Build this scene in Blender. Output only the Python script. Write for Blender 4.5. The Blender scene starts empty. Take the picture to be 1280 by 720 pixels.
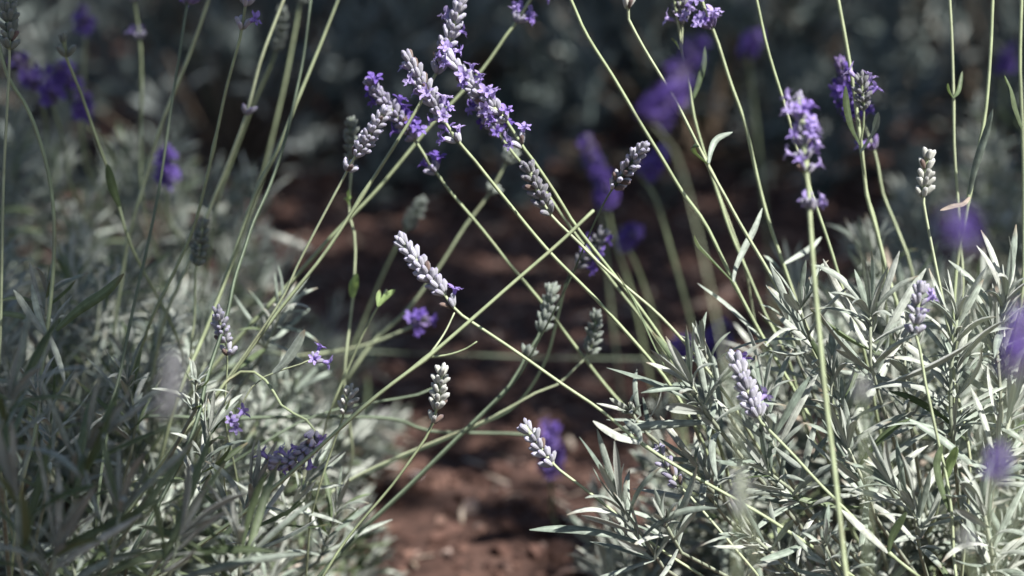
import bpy, math, random
import numpy as np
from mathutils import Vector, Matrix

RNG = random.Random(11)
NP = np.random.default_rng(11)
R = math.radians
scene = bpy.context.scene
COL = scene.collection

# ------------------------------------------------------------------ camera
CAM = np.array((0.0, 0.0, 0.47)); PITCH = R(12.0); LENS = 80.0
FWD = np.array((0.0, math.cos(PITCH), -math.sin(PITCH)))
UP = np.array((0.0, math.sin(PITCH), math.cos(PITCH)))
RIGHT = np.array((1.0, 0.0, 0.0))
cd = bpy.data.cameras.new('camera'); cam = bpy.data.objects.new('camera', cd)
COL.objects.link(cam); scene.camera = cam
cam.location = CAM; cam.rotation_euler = (R(90) - PITCH, 0, 0)
cd.lens = LENS; cd.sensor_width = 36.0; cd.clip_start = 0.05; cd.clip_end = 500
cd.dof.use_dof = True; cd.dof.focus_distance = 1.0; cd.dof.aperture_fstop = 6.3

# ------------------------------------------------------------------ sky, sun, exposure
SUN = Vector((0.42, -0.44, 0.80)).normalized()          # towards the sun
world = bpy.data.worlds.new('World'); scene.world = world; world.use_nodes = True
wn = world.node_tree.nodes; wl = world.node_tree.links; wn.clear()
wo = wn.new('ShaderNodeOutputWorld'); wb = wn.new('ShaderNodeBackground'); ws = wn.new('ShaderNodeTexSky')
ws.sky_type = 'NISHITA'; ws.sun_disc = False
ws.sun_elevation = math.asin(SUN.z); ws.sun_rotation = math.atan2(SUN.x, SUN.y)
wb.inputs['Strength'].default_value = 0.05
wl.new(ws.outputs[0], wb.inputs['Color']); wl.new(wb.outputs[0], wo.inputs['Surface'])
sd = bpy.data.lights.new('sun', 'SUN'); sun = bpy.data.objects.new('sun', sd); COL.objects.link(sun)
sd.energy = 5.0; sd.angle = R(0.5); sd.color = (1.0, 0.972, 0.928)
sun.rotation_euler = (-SUN).to_track_quat('-Z', 'Y').to_euler(); sun.location = (0, 0, 6)
vs = scene.view_settings
vs.view_transform = 'Standard'; vs.look = 'None'; vs.gamma = 1.0; vs.use_curve_mapping = False; vs.exposure = 1.15
scene.cycles.use_denoising = True
scene.cycles.max_bounces = 8; scene.cycles.transparent_max_bounces = 8
scene.cycles.use_adaptive_sampling = False

PXW = 36.0 / LENS / 1280.0                              # metres per photo pixel at 1 m
def P(x, y, d):
    return CAM + FWD * d + RIGHT * ((x - 640) * PXW * d) + UP * ((360 - y) * PXW * d)
def proj(p):
    v = np.asarray(p) - CAM; d = v @ FWD
    return 640 + (v @ RIGHT) / (PXW * d), 360 - (v @ UP) / (PXW * d), d
def nrm(v):
    v = np.asarray(v, float); return v / (np.linalg.norm(v) + 1e-12)

# ------------------------------------------------------------------ materials
def mat(name):
    m = bpy.data.materials.new(name); m.use_nodes = True
    n = m.node_tree.nodes; n.clear()
    return m, n, m.node_tree.links
def node(n, t, **k):
    o = n.new(t)
    for a, b in k.items(): setattr(o, a, b)
    return o
def ramp(n, stops):
    r = n.new('ShaderNodeValToRGB'); e = r.color_ramp.elements
    while len(e) < len(stops): e.new(0.5)
    for i, (p, c) in enumerate(stops): e[i].position = p; e[i].color = (*c, 1)
    return r
def rnd_value(n, l):
    """per-leaf variation: object random + 'var' attribute of joined meshes"""
    at = node(n, 'ShaderNodeAttribute', attribute_name='var'); oi = n.new('ShaderNodeObjectInfo')
    ad = node(n, 'ShaderNodeMath', operation='ADD'); fr = node(n, 'ShaderNodeMath', operation='FRACT')
    l.new(at.outputs['Fac'], ad.inputs[0]); l.new(oi.outputs['Random'], ad.inputs[1]); l.new(ad.outputs[0], fr.inputs[0])
    return fr.outputs[0]
def plant_mat(name, stops, rough=0.6, trans=0.2, spec=0.25, mott=0.25, scale=260.0, sheen=0.0, tcol=None, rib=False, back=None):
    m, n, l = mat(name)
    out = n.new('ShaderNodeOutputMaterial'); b = n.new('ShaderNodeBsdfPrincipled')
    v = rnd_value(n, l); cr = ramp(n, stops); l.new(v, cr.inputs[0])
    tc = n.new('ShaderNodeTexCoord'); no = n.new('ShaderNodeTexNoise'); no.inputs['Scale'].default_value = scale
    no.inputs['Detail'].default_value = 3; geo = n.new('ShaderNodeNewGeometry')
    l.new(geo.outputs['Position'], no.inputs['Vector'])
    mp = n.new('ShaderNodeMapRange'); mp.inputs[1].default_value = 0.3; mp.inputs[2].default_value = 0.7
    mp.inputs[3].default_value = 1 - mott; mp.inputs[4].default_value = 1 + mott
    l.new(no.outputs[0], mp.inputs[0])
    mul = node(n, 'ShaderNodeVectorMath', operation='SCALE'); l.new(cr.outputs[0], mul.inputs[0]); l.new(mp.outputs[0], mul.inputs['Scale'])
    colr = mul.outputs[0]
    if back is not None:
        mx = node(n, 'ShaderNodeMix', data_type='RGBA'); l.new(geo.outputs['Backfacing'], mx.inputs[0])
        l.new(colr, mx.inputs[6]); mx.inputs[7].default_value = (*back, 1); colr = mx.outputs[2]
    if name == 'stalk':
        nb = n.new('ShaderNodeTexNoise'); nb.inputs['Scale'].default_value = 38; nb.inputs['Detail'].default_value = 4; l.new(geo.outputs['Position'], nb.inputs['Vector'])
        mb = n.new('ShaderNodeMapRange'); mb.inputs[1].default_value = .58; mb.inputs[2].default_value = .74; mb.inputs[4].default_value = .55; l.new(nb.outputs[0], mb.inputs[0])
        mxb = node(n, 'ShaderNodeMix', data_type='RGBA'); l.new(mb.outputs[0], mxb.inputs[0]); l.new(colr, mxb.inputs[6]); mxb.inputs[7].default_value = (.20, .17, .11, 1); colr = mxb.outputs[2]
    if rib:
        sp = n.new('ShaderNodeSeparateXYZ'); l.new(tc.outputs['UV'], sp.inputs[0])
        s1 = node(n, 'ShaderNodeMath', operation='SUBTRACT'); l.new(sp.outputs[0], s1.inputs[0]); s1.inputs[1].default_value = 0.5
        a1 = node(n, 'ShaderNodeMath', operation='ABSOLUTE'); l.new(s1.outputs[0], a1.inputs[0])
        m1 = n.new('ShaderNodeMapRange'); m1.inputs[1].default_value = 0.04; m1.inputs[2].default_value = 0.12
        m1.inputs[3].default_value = 1.25; m1.inputs[4].default_value = 1.0; l.new(a1.outputs[0], m1.inputs[0])
        m2 = node(n, 'ShaderNodeVectorMath', operation='SCALE'); l.new(colr, m2.inputs[0]); l.new(m1.outputs[0], m2.inputs['Scale'])
        colr = m2.outputs[0]
        m3 = n.new('ShaderNodeMapRange'); m3.inputs[1].default_value = .82; m3.inputs[2].default_value = .97; l.new(sp.outputs[1], m3.inputs[0])
        f1 = node(n, 'ShaderNodeMath', operation='MULTIPLY'); f1.inputs[1].default_value = 7.31; l.new(v, f1.inputs[0])
        f2 = node(n, 'ShaderNodeMath', operation='FRACT'); l.new(f1.outputs[0], f2.inputs[0])
        f3 = node(n, 'ShaderNodeMath', operation='GREATER_THAN'); f3.inputs[1].default_value = .66; l.new(f2.outputs[0], f3.inputs[0])
        f4 = node(n, 'ShaderNodeMath', operation='MULTIPLY'); l.new(f3.outputs[0], f4.inputs[0]); l.new(m3.outputs[0], f4.inputs[1])
        f5 = node(n, 'ShaderNodeMath', operation='MULTIPLY'); f5.inputs[1].default_value = .75; l.new(f4.outputs[0], f5.inputs[0])
        mx2 = node(n, 'ShaderNodeMix', data_type='RGBA'); l.new(f5.outputs[0], mx2.inputs[0]); l.new(colr, mx2.inputs[6]); mx2.inputs[7].default_value = (.20, .15, .10, 1)
        colr = mx2.outputs[2]
    l.new(colr, b.inputs['Base Color']); b.inputs['Roughness'].default_value = rough
    b.inputs['Specular IOR Level'].default_value = spec
    if sheen: b.inputs['Sheen Weight'].default_value = sheen; b.inputs['Sheen Roughness'].default_value = 0.5
    bp = n.new('ShaderNodeBump'); bp.inputs['Strength'].default_value = 0.35; bp.inputs['Distance'].default_value = 0.0004
    n2 = n.new('ShaderNodeTexNoise'); n2.inputs['Scale'].default_value = 1400; l.new(geo.outputs['Position'], n2.inputs['Vector'])
    l.new(n2.outputs[0], bp.inputs['Height']); l.new(bp.outputs[0], b.inputs['Normal'])
    if trans:
        t = n.new('ShaderNodeBsdfTranslucent'); ms = n.new('ShaderNodeMixShader'); ms.inputs[0].default_value = trans
        if tcol: t.inputs[0].default_value = (*tcol, 1)
        else: l.new(colr, t.inputs[0])
        l.new(b.outputs[0], ms.inputs[1]); l.new(t.outputs[0], ms.inputs[2]); l.new(ms.outputs[0], out.inputs[0])
    else: l.new(b.outputs[0], out.inputs[0])
    return m

M = {}
M['leaf'] = plant_mat('silver_leaf', [(0, (.151, .186, .149)), (.35, (.227, .261, .219)), (.7, (.296, .320, .279)), (1, (.372, .382, .339))],
                      rough=.5, trans=.08, spec=.35, sheen=.25, mott=.34, rib=True, back=(.316, .337, .299), tcol=(.206, .261, .146))
M['leaf_green'] = plant_mat('green_leaf', [(0, (.071, .097, .049)), (.5, (.110, .142, .078)), (1, (.162, .201, .121))],
                      rough=.5, trans=.25, spec=.35, rib=True, back=(.162, .201, .121), tcol=(.156, .233, .058))
M['leaf_young'] = plant_mat('young_leaf', [(0, (.195, .300, .105)), (1, (.285, .375, .165))], rough=.5, trans=.3, rib=True, tcol=(.300, .413, .112))
M['leaf_dry'] = plant_mat('dry_leaf', [(0, (.225, .180, .135)), (.5, (.315, .262, .210)), (1, (.390, .338, .285))], rough=.7, trans=.1, rib=True)
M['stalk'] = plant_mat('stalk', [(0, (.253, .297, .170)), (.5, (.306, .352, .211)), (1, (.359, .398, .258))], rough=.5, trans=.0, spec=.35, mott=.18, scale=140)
M['stalk_dark'] = plant_mat('painted_shade_stalk', [(0, (.076, .102, .064)), (1, (.115, .144, .095))], rough=.5, trans=.0, spec=.35, mott=.18, scale=140)  # darker copy of the stalk colour, with shade painted in
M['wood'] = plant_mat('woody_branch', [(0, (.102, .073, .051)), (1, (.191, .147, .109))], rough=.85, trans=0, mott=.4, scale=120)
M['twig'] = plant_mat('shoot_stem', [(0, (.204, .231, .163)), (1, (.286, .299, .231))], rough=.7, trans=0, mott=.25)
def bud_mat(name, base, mid, tip):
    m, n, l = mat(name)
    out = n.new('ShaderNodeOutputMaterial'); b = n.new('ShaderNodeBsdfPrincipled')
    tc = n.new('ShaderNodeTexCoord'); sp = n.new('ShaderNodeSeparateXYZ'); l.new(tc.outputs['UV'], sp.inputs[0])
    cr = ramp(n, [(0, base), (.35, mid), (.8, mid), (1, tip)]); l.new(sp.outputs[1], cr.inputs[0])
    v = rnd_value(n, l); mp = n.new('ShaderNodeMapRange'); mp.inputs[3].default_value = .78; mp.inputs[4].default_value = 1.2; l.new(v, mp.inputs[0])
    geo = n.new('ShaderNodeNewGeometry'); no = n.new('ShaderNodeTexNoise'); no.inputs['Scale'].default_value = 900; l.new(geo.outputs['Position'], no.inputs['Vector'])
    wv = n.new('ShaderNodeMath'); wv.operation = 'SINE'; w0 = node(n, 'ShaderNodeMath', operation='MULTIPLY'); w0.inputs[1].default_value = 2 * math.pi * 13
    l.new(sp.outputs[0], w0.inputs[0]); l.new(w0.outputs[0], wv.inputs[0])
    mul = node(n, 'ShaderNodeVectorMath', operation='SCALE'); l.new(cr.outputs[0], mul.inputs[0]); l.new(mp.outputs[0], mul.inputs['Scale'])
    l.new(mul.outputs[0], b.inputs['Base Color']); b.inputs['Roughness'].default_value = .65; b.inputs['Specular IOR Level'].default_value = .25
    b.inputs['Sheen Weight'].default_value = .2
    bp = n.new('ShaderNodeBump'); bp.inputs['Strength'].default_value = .5; bp.inputs['Distance'].default_value = .0002
    l.new(wv.outputs[0], bp.inputs['Height']); l.new(bp.outputs[0], b.inputs['Normal'])
    t = n.new('ShaderNodeBsdfTranslucent'); l.new(mul.outputs[0], t.inputs[0]); ms = n.new('ShaderNodeMixShader'); ms.inputs[0].default_value = .12
    l.new(b.outputs[0], ms.inputs[1]); l.new(t.outputs[0], ms.inputs[2]); l.new(ms.outputs[0], out.inputs[0])
    return m
M['bud_lav'] = bud_mat('lavender_bud', (.216, .231, .194), (.318, .303, .383), (.289, .246, .433))
M['bud_pale'] = bud_mat('pale_bud', (.251, .273, .207), (.413, .406, .457), (.369, .339, .502))
M['bud_white'] = bud_mat('white_bud', (.295, .339, .207), (.487, .494, .443), (.517, .517, .517))
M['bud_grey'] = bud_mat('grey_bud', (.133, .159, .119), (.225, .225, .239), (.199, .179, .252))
M['bud_green'] = bud_mat('green_bud', (.146, .185, .119), (.225, .258, .218), (.252, .265, .265))
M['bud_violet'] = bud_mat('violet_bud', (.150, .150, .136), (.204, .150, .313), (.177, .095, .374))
M['bud_dry'] = bud_mat('withered_bud', (.10, .075, .05), (.17, .12, .10), (.13, .09, .10))
M['petal'] = plant_mat('petal', [(0, (.252, .170, .488)), (.5, (.326, .252, .547)), (1, (.429, .355, .606))], rough=.5, trans=.3, mott=.2, scale=700, spec=.2)
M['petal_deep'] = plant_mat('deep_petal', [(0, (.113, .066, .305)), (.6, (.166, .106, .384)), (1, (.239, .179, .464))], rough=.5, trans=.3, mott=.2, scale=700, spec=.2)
M['bark'] = plant_mat('tree_bark', [(0, (.13, .10, .08)), (1, (.2, .16, .13))], rough=.9, trans=0, mott=.5, scale=18)
M['tree_leaf'] = plant_mat('tree_leaf', [(0, (.05, .085, .03)), (1, (.09, .13, .045))], rough=.45, trans=.2, scale=40)
M['bg_leaf'] = plant_mat('far_leaf', [(0, (.101, .130, .119)), (.5, (.173, .202, .191)), (1, (.268, .286, .271))], rough=.6, trans=.12, spec=.25)

def ground_mat():
    m, n, l = mat('reddish_soil')
    out = n.new('ShaderNodeOutputMaterial'); b = n.new('ShaderNodeBsdfPrincipled')
    geo = n.new('ShaderNodeNewGeometry')
    n1 = n.new('ShaderNodeTexNoise'); n1.inputs['Scale'].default_value = 9; n1.inputs['Detail'].default_value = 8
    n2 = n.new('ShaderNodeTexNoise'); n2.inputs['Scale'].default_value = 90; n2.inputs['Detail'].default_value = 6
    l.new(geo.outputs['Position'], n1.inputs['Vector']); l.new(geo.outputs['Position'], n2.inputs['Vector'])
    c1 = ramp(n, [(.3, (.038, .023, .019)), (.55, (.066, .037, .029)), (.75, (.098, .06, .048))]); l.new(n1.outputs[0], c1.inputs[0])
    mp = n.new('ShaderNodeMapRange'); mp.inputs[1].default_value = .3; mp.inputs[2].default_value = .7; mp.inputs[3].default_value = .55; mp.inputs[4].default_value = 1.35
    l.new(n2.outputs[0], mp.inputs[0])
    mul = node(n, 'ShaderNodeVectorMath', operation='SCALE'); l.new(c1.outputs[0], mul.inputs[0]); l.new(mp.outputs[0], mul.inputs['Scale'])
    l.new(mul.outputs[0], b.inputs['Base Color']); b.inputs['Roughness'].default_value = .9; b.inputs['Specular IOR Level'].default_value = .2
    bp = n.new('ShaderNodeBump'); bp.inputs['Strength'].default_value = .8; bp.inputs['Distance'].default_value = .006
    l.new(n2.outputs[0], bp.inputs['Height']); l.new(bp.outputs[0], b.inputs['Normal']); l.new(b.outputs[0], out.inputs[0])
    return m
M['soil'] = ground_mat()
M['chip'] = plant_mat('red_gravel', [(0, (.035, .020, .017)), (.3, (.07, .039, .031)), (.65, (.112, .062, .049)), (.92, (.17, .10, .078)), (1, (.22, .17, .15))], rough=.85, trans=0, mott=.35, scale=120, spec=.2)
M['pebble'] = plant_mat('pale_stone', [(0, (.238, .217, .217)), (1, (.322, .301, .301))], rough=.8, trans=0, mott=.25, scale=150)

# ------------------------------------------------------------------ object helpers
def tag(o, label=None, cat=None, group=None, kind=None):
    if label: o['label'] = label
    if cat: o['category'] = cat
    if group: o['group'] = group
    if kind: o['kind'] = kind
    return o
def link(name, data, parent=None, mtx=None):
    o = bpy.data.objects.new(name, data); COL.objects.link(o)
    if parent is not None: o.parent = parent
    if mtx is not None: o.matrix_basis = mtx
    return o
def empty(name, loc):
    o = bpy.data.objects.new(name, None); COL.objects.link(o); o.location = loc
    o.empty_display_size = 0.02
    return o
def mesh(name, V, F, mats, uv=None, var=None, fm=None, smooth=True):
    """V (n,3); F (m,4) quads (a triangle repeats its last index) or list of tuples"""
    me = bpy.data.meshes.new(name)
    V = np.ascontiguousarray(V, dtype=np.float32)
    if isinstance(F, np.ndarray):
        n, k = F.shape
        me.vertices.add(len(V)); me.vertices.foreach_set('co', V.ravel())
        me.loops.add(n * k); me.polygons.add(n)
        me.loops.foreach_set('vertex_index', F.astype(np.int32).ravel())
        me.polygons.foreach_set('loop_start', np.arange(0, n * k, k, dtype=np.int32))
        me.polygons.foreach_set('loop_total', np.full(n, k, dtype=np.int32))
    else:
        me.from_pydata([tuple(v) for v in V.tolist()], [], F)
    for m in (mats if isinstance(mats, (list, tuple)) else [mats]): me.materials.append(m)
    me.update(calc_edges=True)
    if smooth: me.polygons.foreach_set('use_smooth', np.ones(len(me.polygons), dtype=bool))
    if uv is not None:
        u = me.uv_layers.new(name='UVMap'); li = np.empty(len(me.loops), np.int32); me.loops.foreach_get('vertex_index', li)
        u.data.foreach_set('uv', np.asarray(uv, np.float32)[li].ravel())
    if var is not None:
        a = me.attributes.new('var', 'FLOAT', 'POINT'); a.data.foreach_set('value', np.asarray(var, np.float32))
    if fm is not None: me.polygons.foreach_set('material_index', np.asarray(fm, np.int32))
    me.update(); me.validate()
    return me

class Join:
    """collects transformed copies of template pieces into one mesh"""
    def __init__(self): self.V = []; self.F = []; self.U = []; self.R = []; self.n = 0; self.FM = []
    def add(self, V, F, U, var=0.0, fm=0):
        self.V.append(V); self.F.append(F + self.n); self.U.append(U); self.R.append(np.full(len(V), var)); self.n += len(V)
        self.FM.append(np.full(len(F), fm))
    def inst(self, tpl, m, var=0.0, fm=0):
        V, F, U = tpl; self.add(V @ m[:3, :3].T + m[:3, 3], F, U, var, fm)
    def build(self, name, mats, parent=None, off=None, kind=None):
        V = np.concatenate(self.V)
        if off is not None: V = V - np.asarray(off)
        o = link(name, mesh(name, V, np.concatenate(self.F), mats, np.concatenate(self.U), np.concatenate(self.R), np.concatenate(self.FM)), parent)
        if kind: o['kind'] = kind
        return o

def catmull(pts, n):
    p = np.asarray(pts, float)
    if len(p) == 2: return p[0] + (p[1] - p[0]) * np.linspace(0, 1, n)[:, None]
    e = np.vstack([2 * p[0] - p[1], p, 2 * p[-1] - p[-2]])
    seg = np.linalg.norm(np.diff(p, axis=0), axis=1); cum = np.r_[0, np.cumsum(seg)]
    t = np.linspace(0, cum[-1], n); out = []
    for s in t:
        i = min(np.searchsorted(cum, s, 'right') - 1, len(p) - 2); u = (s - cum[i]) / max(seg[i], 1e-9)
        a, b, c, d = e[i], e[i + 1], e[i + 2], e[i + 3]
        out.append(.5 * (2 * b + (c - a) * u + (2 * a - 5 * b + 4 * c - d) * u * u + (3 * b - a - 3 * c + d) * u ** 3))
    return np.array(out)
def frames(C):
    T = np.gradient(C, axis=0); T /= np.linalg.norm(T, axis=1)[:, None] + 1e-12
    up = np.array((0, 0, 1.)) if abs(T[0][2]) < .9 else np.array((1., 0, 0))
    N = [nrm(np.cross(T[0], up))]
    for i in range(1, len(C)):
        v = N[-1] - T[i] * (N[-1] @ T[i]); N.append(nrm(v))
    N = np.array(N); B = np.cross(T, N)
    return T, N, B
def tube(C, rad, k=8, square=0.0):
    C = np.asarray(C, float); n = len(C); rad = np.array(np.broadcast_to(rad, n), float)
    t0 = nrm(C[0] - C[1]); t1 = nrm(C[-1] - C[-2])
    C = np.vstack([C[0] + t0 * rad[0] * .5, C, C[-1] + t1 * rad[-1] * .5]); rad = np.r_[rad[0] * .12, rad, rad[-1] * .12]; n += 2
    T, N, B = frames(C[1:-1]); T = np.vstack([T[:1], T, T[-1:]]); N = np.vstack([N[:1], N, N[-1:]]); B = np.vstack([B[:1], B, B[-1:]])
    a = np.arange(k) * 2 * math.pi / k
    s = 1 + square * np.where(np.arange(k) % 2 == 0, 1, -1)
    V = C[:, None] + (rad[:, None] * s)[:, :, None] * (np.cos(a)[None, :, None] * N[:, None] + np.sin(a)[None, :, None] * B[:, None])
    i, j = np.meshgrid(np.arange(n - 1), np.arange(k), indexing='ij'); q = (j + 1) % k
    F = np.stack([i * k + j, i * k + q, (i + 1) * k + q, (i + 1) * k + j], -1).reshape(-1, 4)
    U = np.stack([np.tile(np.arange(k) / k, n), np.repeat(np.linspace(0, 1, n), k)], -1)
    return V.reshape(-1, 3), F, U

# ------------------------------------------------------------------ templates: leaf, bud, floret
def ribbon(C, Wd, Nn, prof, thick=0.0):
    """leaf along centre line C, half widths Wd, normals Nn; prof = [(side, lift)]"""
    T = np.gradient(C, axis=0); T /= np.linalg.norm(T, axis=1)[:, None] + 1e-12
    S = np.cross(T, Nn); S /= np.linalg.norm(S, axis=1)[:, None] + 1e-12
    Nn = np.cross(S, T); k = len(prof); pr = np.array(prof)
    V = C[:, None] + Wd[:, None, None] * (pr[None, :, 0, None] * S[:, None] + pr[None, :, 1, None] * Nn[:, None])
    n = len(C); i, j = np.meshgrid(np.arange(n - 1), np.arange(k - 1), indexing='ij')
    F = np.stack([i * k + j, i * k + j + 1, (i + 1) * k + j + 1, (i + 1) * k + j], -1).reshape(-1, 4)
    U = np.stack([np.tile((pr[:, 0] + 1) / 2, n), np.repeat(np.linspace(0, 1, n), k)], -1)
    return V.reshape(-1, 3), F, U
PROF = [(-1, -.34), (-.55, .13), (0, -.10), (.55, .13), (1, -.34)]
PROF_LOW = [(-1, -.25), (0, .05), (1, -.25)]
def leaf_tpl(bend, w=.055, twist=0.0, n=8, prof=PROF, side=0.0):
    s = np.linspace(0, 1, n)
    a = bend * s ** 1.4                       # bends back towards -Z
    dz = -np.sin(a); dy = np.cos(a)
    y = np.r_[0, np.cumsum((dy[1:] + dy[:-1]) / 2)] / (n - 1); z = np.r_[0, np.cumsum((dz[1:] + dz[:-1]) / 2)] / (n - 1)
    x = side * s ** 2
    C = np.stack([x, y, z], -1)
    W = w * np.interp(s, [0, .12, .45, .75, .93, 1], [.35, .6, 1, .92, .5, .12])
    tw = twist * s
    Nn = np.stack([np.sin(tw), np.sin(a) * np.cos(tw), np.cos(a) * np.cos(tw)], -1)
    return ribbon(C, W, Nn, prof)
LEAF = [leaf_tpl(b, w, t, side=sd_) for b, w, t, sd_ in
        [(.15, .052, .2, .02), (.5, .058, -.3, -.03), (.9, .05, .4, .04), (-.25, .055, .1, 0), (1.3, .06, -.2, .02), (.3, .066, .6, -.05), (-.5, .05, -.4, .05), (.7, .062, 0, 0)]]
LEAF_LOW = [leaf_tpl(b, w, t, n=5, prof=PROF_LOW) for b, w, t in [(.2, .06, .2), (.7, .065, -.3), (1.1, .06, .3), (-.3, .06, 0)]]
def bud_tpl(k=10, n=8):
    s = np.linspace(0, 1, n); r = .205 * np.interp(s, [0, .08, .3, .6, .85, .96, 1], [.2, .55, .88, 1, .86, .5, .12])
    a = np.arange(k) * 2 * math.pi / k; rr = 1 + .07 * np.where(np.arange(k) % 2 == 0, 1, -1)
    V = np.stack([r[:, None] * rr * np.cos(a), np.repeat(s[:, None], k, 1), r[:, None] * rr * np.sin(a)], -1).reshape(-1, 3)
    V[:, 2] += .07 * np.sin(V[:, 1] * 2.4)
    i, j = np.meshgrid(np.arange(n - 1), np.arange(k), indexing='ij'); q = (j + 1) % k
    F = np.stack([i * k + j, (i + 1) * k + j, (i + 1) * k + q, i * k + q], -1).reshape(-1, 4)
    U = np.stack([np.tile(np.arange(k) / k, n), np.repeat(s, k)], -1)
    return V, F, U
BUD = bud_tpl(); BUD_LOW = bud_tpl(6, 5)
def floret_tpl(seed, k=6):
    """corolla: a short tube that opens into five crinkled lobes, two up and three down; length 1"""
    rg = np.random.default_rng(seed); Vs = []; Fs = []; Us = []; n0 = 0
    s = np.linspace(0, 1, 5); r = .13 + .10 * s ** 2
    a = np.arange(k) * 2 * math.pi / k
    V = np.stack([r[:, None] * np.cos(a), np.repeat((s * .6)[:, None], k, 1), r[:, None] * np.sin(a)], -1).reshape(-1, 3)
    i, j = np.meshgrid(np.arange(4), np.arange(k), indexing='ij'); q = (j + 1) % k
    F = np.stack([i * k + j, (i + 1) * k + j, (i + 1) * k + q, i * k + q], -1).reshape(-1, 4)
    Vs.append(V); Fs.append(F); Us.append(np.zeros((len(V), 2))); n0 = len(V)
    for ang, L, W in ((62, .58, .20), (118, .60, .20), (200, .38, .16), (270, .42, .17), (340, .38, .16)):
        an = R(ang + rg.uniform(-12, 12)); rad = np.array((math.cos(an), 0, math.sin(an))); c0 = rad * .2 + np.array((0, .55, 0))
        tt = np.linspace(0, 1, 5); fl = rg.uniform(.5, 1.25)
        C = c0 + tt[:, None] * L * (rad * .62 + np.array((0, .75, 0))) + (tt ** 2)[:, None] * (rad * .25 * fl + np.array((0, -.55 * fl * L, 0))) + rg.normal(0, .03, (5, 3))
        Wd = W * np.array([.55, .95, 1.05, .8, .3])
        v, f, u = ribbon(C, Wd, np.tile(np.array((0, 1., 0)) - rad * .4, (5, 1)), [(-1, .5 * rg.uniform(-.6, 1)), (0, -.15), (1, .5 * rg.uniform(-.6, 1))])
        Vs.append(v); Fs.append(f + n0); Us.append(u); n0 += len(v)
    return np.concatenate(Vs), np.concatenate(Fs), np.concatenate(Us)
FLORET = [floret_tpl(i) for i in range(4)]
_mc = {}
def shared(key, tpl, m):
    if (key, m) not in _mc: _mc[(key, m)] = mesh(key, tpl[0], tpl[1], M[m], tpl[2])
    return _mc[(key, m)]
def mtx(loc, y, z, sx, sy=None, sz=None):
    """4x4: local +Y along y, local +Z near z"""
    y = nrm(y); x = np.cross(y, z); x = nrm(x); z = np.cross(x, y)
    sy = sx if sy is None else sy; sz = sx if sz is None else sz
    m = np.eye(4); m[:3, 0] = x * sx; m[:3, 1] = y * sy; m[:3, 2] = z * sz; m[:3, 3] = loc
    return m
def BM(m, off):
    m = m.copy(); m[:3, 3] -= off; return Matrix(m.tolist())

# ------------------------------------------------------------------ ground
def gz(x, y):
    return .006 * np.sin(x * 9.1 + 1.3 * np.sin(y * 4.3)) + .005 * np.sin(y * 13.7 + x * 5.1) + .0035 * np.sin(x * 31 + y * 23)
gx = np.r_[-60, -20, -8, -4, np.linspace(-2.2, 2.2, 111), 4, 8, 20, 60]
gy = np.r_[-30, -8, -2, np.linspace(.2, 6.2, 131), 8, 11, 16, 30, 60, 120]
X, Y = np.meshgrid(gx, gy, indexing='ij')
Z = gz(X, Y) * ((np.abs(X) < 3) & (Y > 0) & (Y < 7))
GV = np.stack([X, Y, Z], -1).reshape(-1, 3); ny = len(gy)
i, j = np.meshgrid(np.arange(len(gx) - 1), np.arange(ny - 1), indexing='ij')
GF = np.stack([i * ny + j, (i + 1) * ny + j, (i + 1) * ny + j + 1, i * ny + j + 1], -1).reshape(-1, 4)
tag(link('ground', mesh('ground', GV, GF, M['soil'])), kind='structure')

def chip_tpl(seed):
    rg = np.random.default_rng(seed)
    V = np.array([(x, y, z) for x in (-1, 1) for y in (-1, 1) for z in (-1, 1)], float) * .5
    V *= np.array((1, .75, .5)); V += rg.normal(0, .11, V.shape); V[V[:, 2] > 0] *= np.array((.75, .75, 1))
    F = np.array([(0, 1, 3, 2), (4, 6, 7, 5), (0, 4, 5, 1), (2, 3, 7, 6), (0, 2, 6, 4), (1, 5, 7, 3)])
    return V, F, np.zeros((8, 2))
CHIP = [chip_tpl(i) for i in range(10)]
J = Join()
for k in range(13000):
    y = 1.1 + 2.6 * RNG.random() ** 1.25; x = RNG.uniform(-.35 - .12 * y, .30 + .17 * y)
    sz = RNG.choice((.004, .005, .006, .007, .009, .012)) * RNG.uniform(.75, 1.25) * (1 + .18 * (y - 1.1))
    a = RNG.uniform(0, 6.28); tl = RNG.uniform(-.5, .5)
    rot = np.array(Matrix.Rotation(a, 3, 'Z') @ Matrix.Rotation(tl, 3, 'X'))
    m = np.eye(4); m[:3, :3] = rot * sz; m[:3, 3] = (x, y, gz(x, y) + sz * .12)
    J.inst(RNG.choice(CHIP), m, RNG.random())
g = J.build('gravel', M['chip'], kind='stuff'); g.data.polygons.foreach_set('use_smooth', np.zeros(len(g.data.polygons), dtype=bool))
tag(g, 'reddish brown gravel chips strewn over the bare soil', 'gravel')

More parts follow.
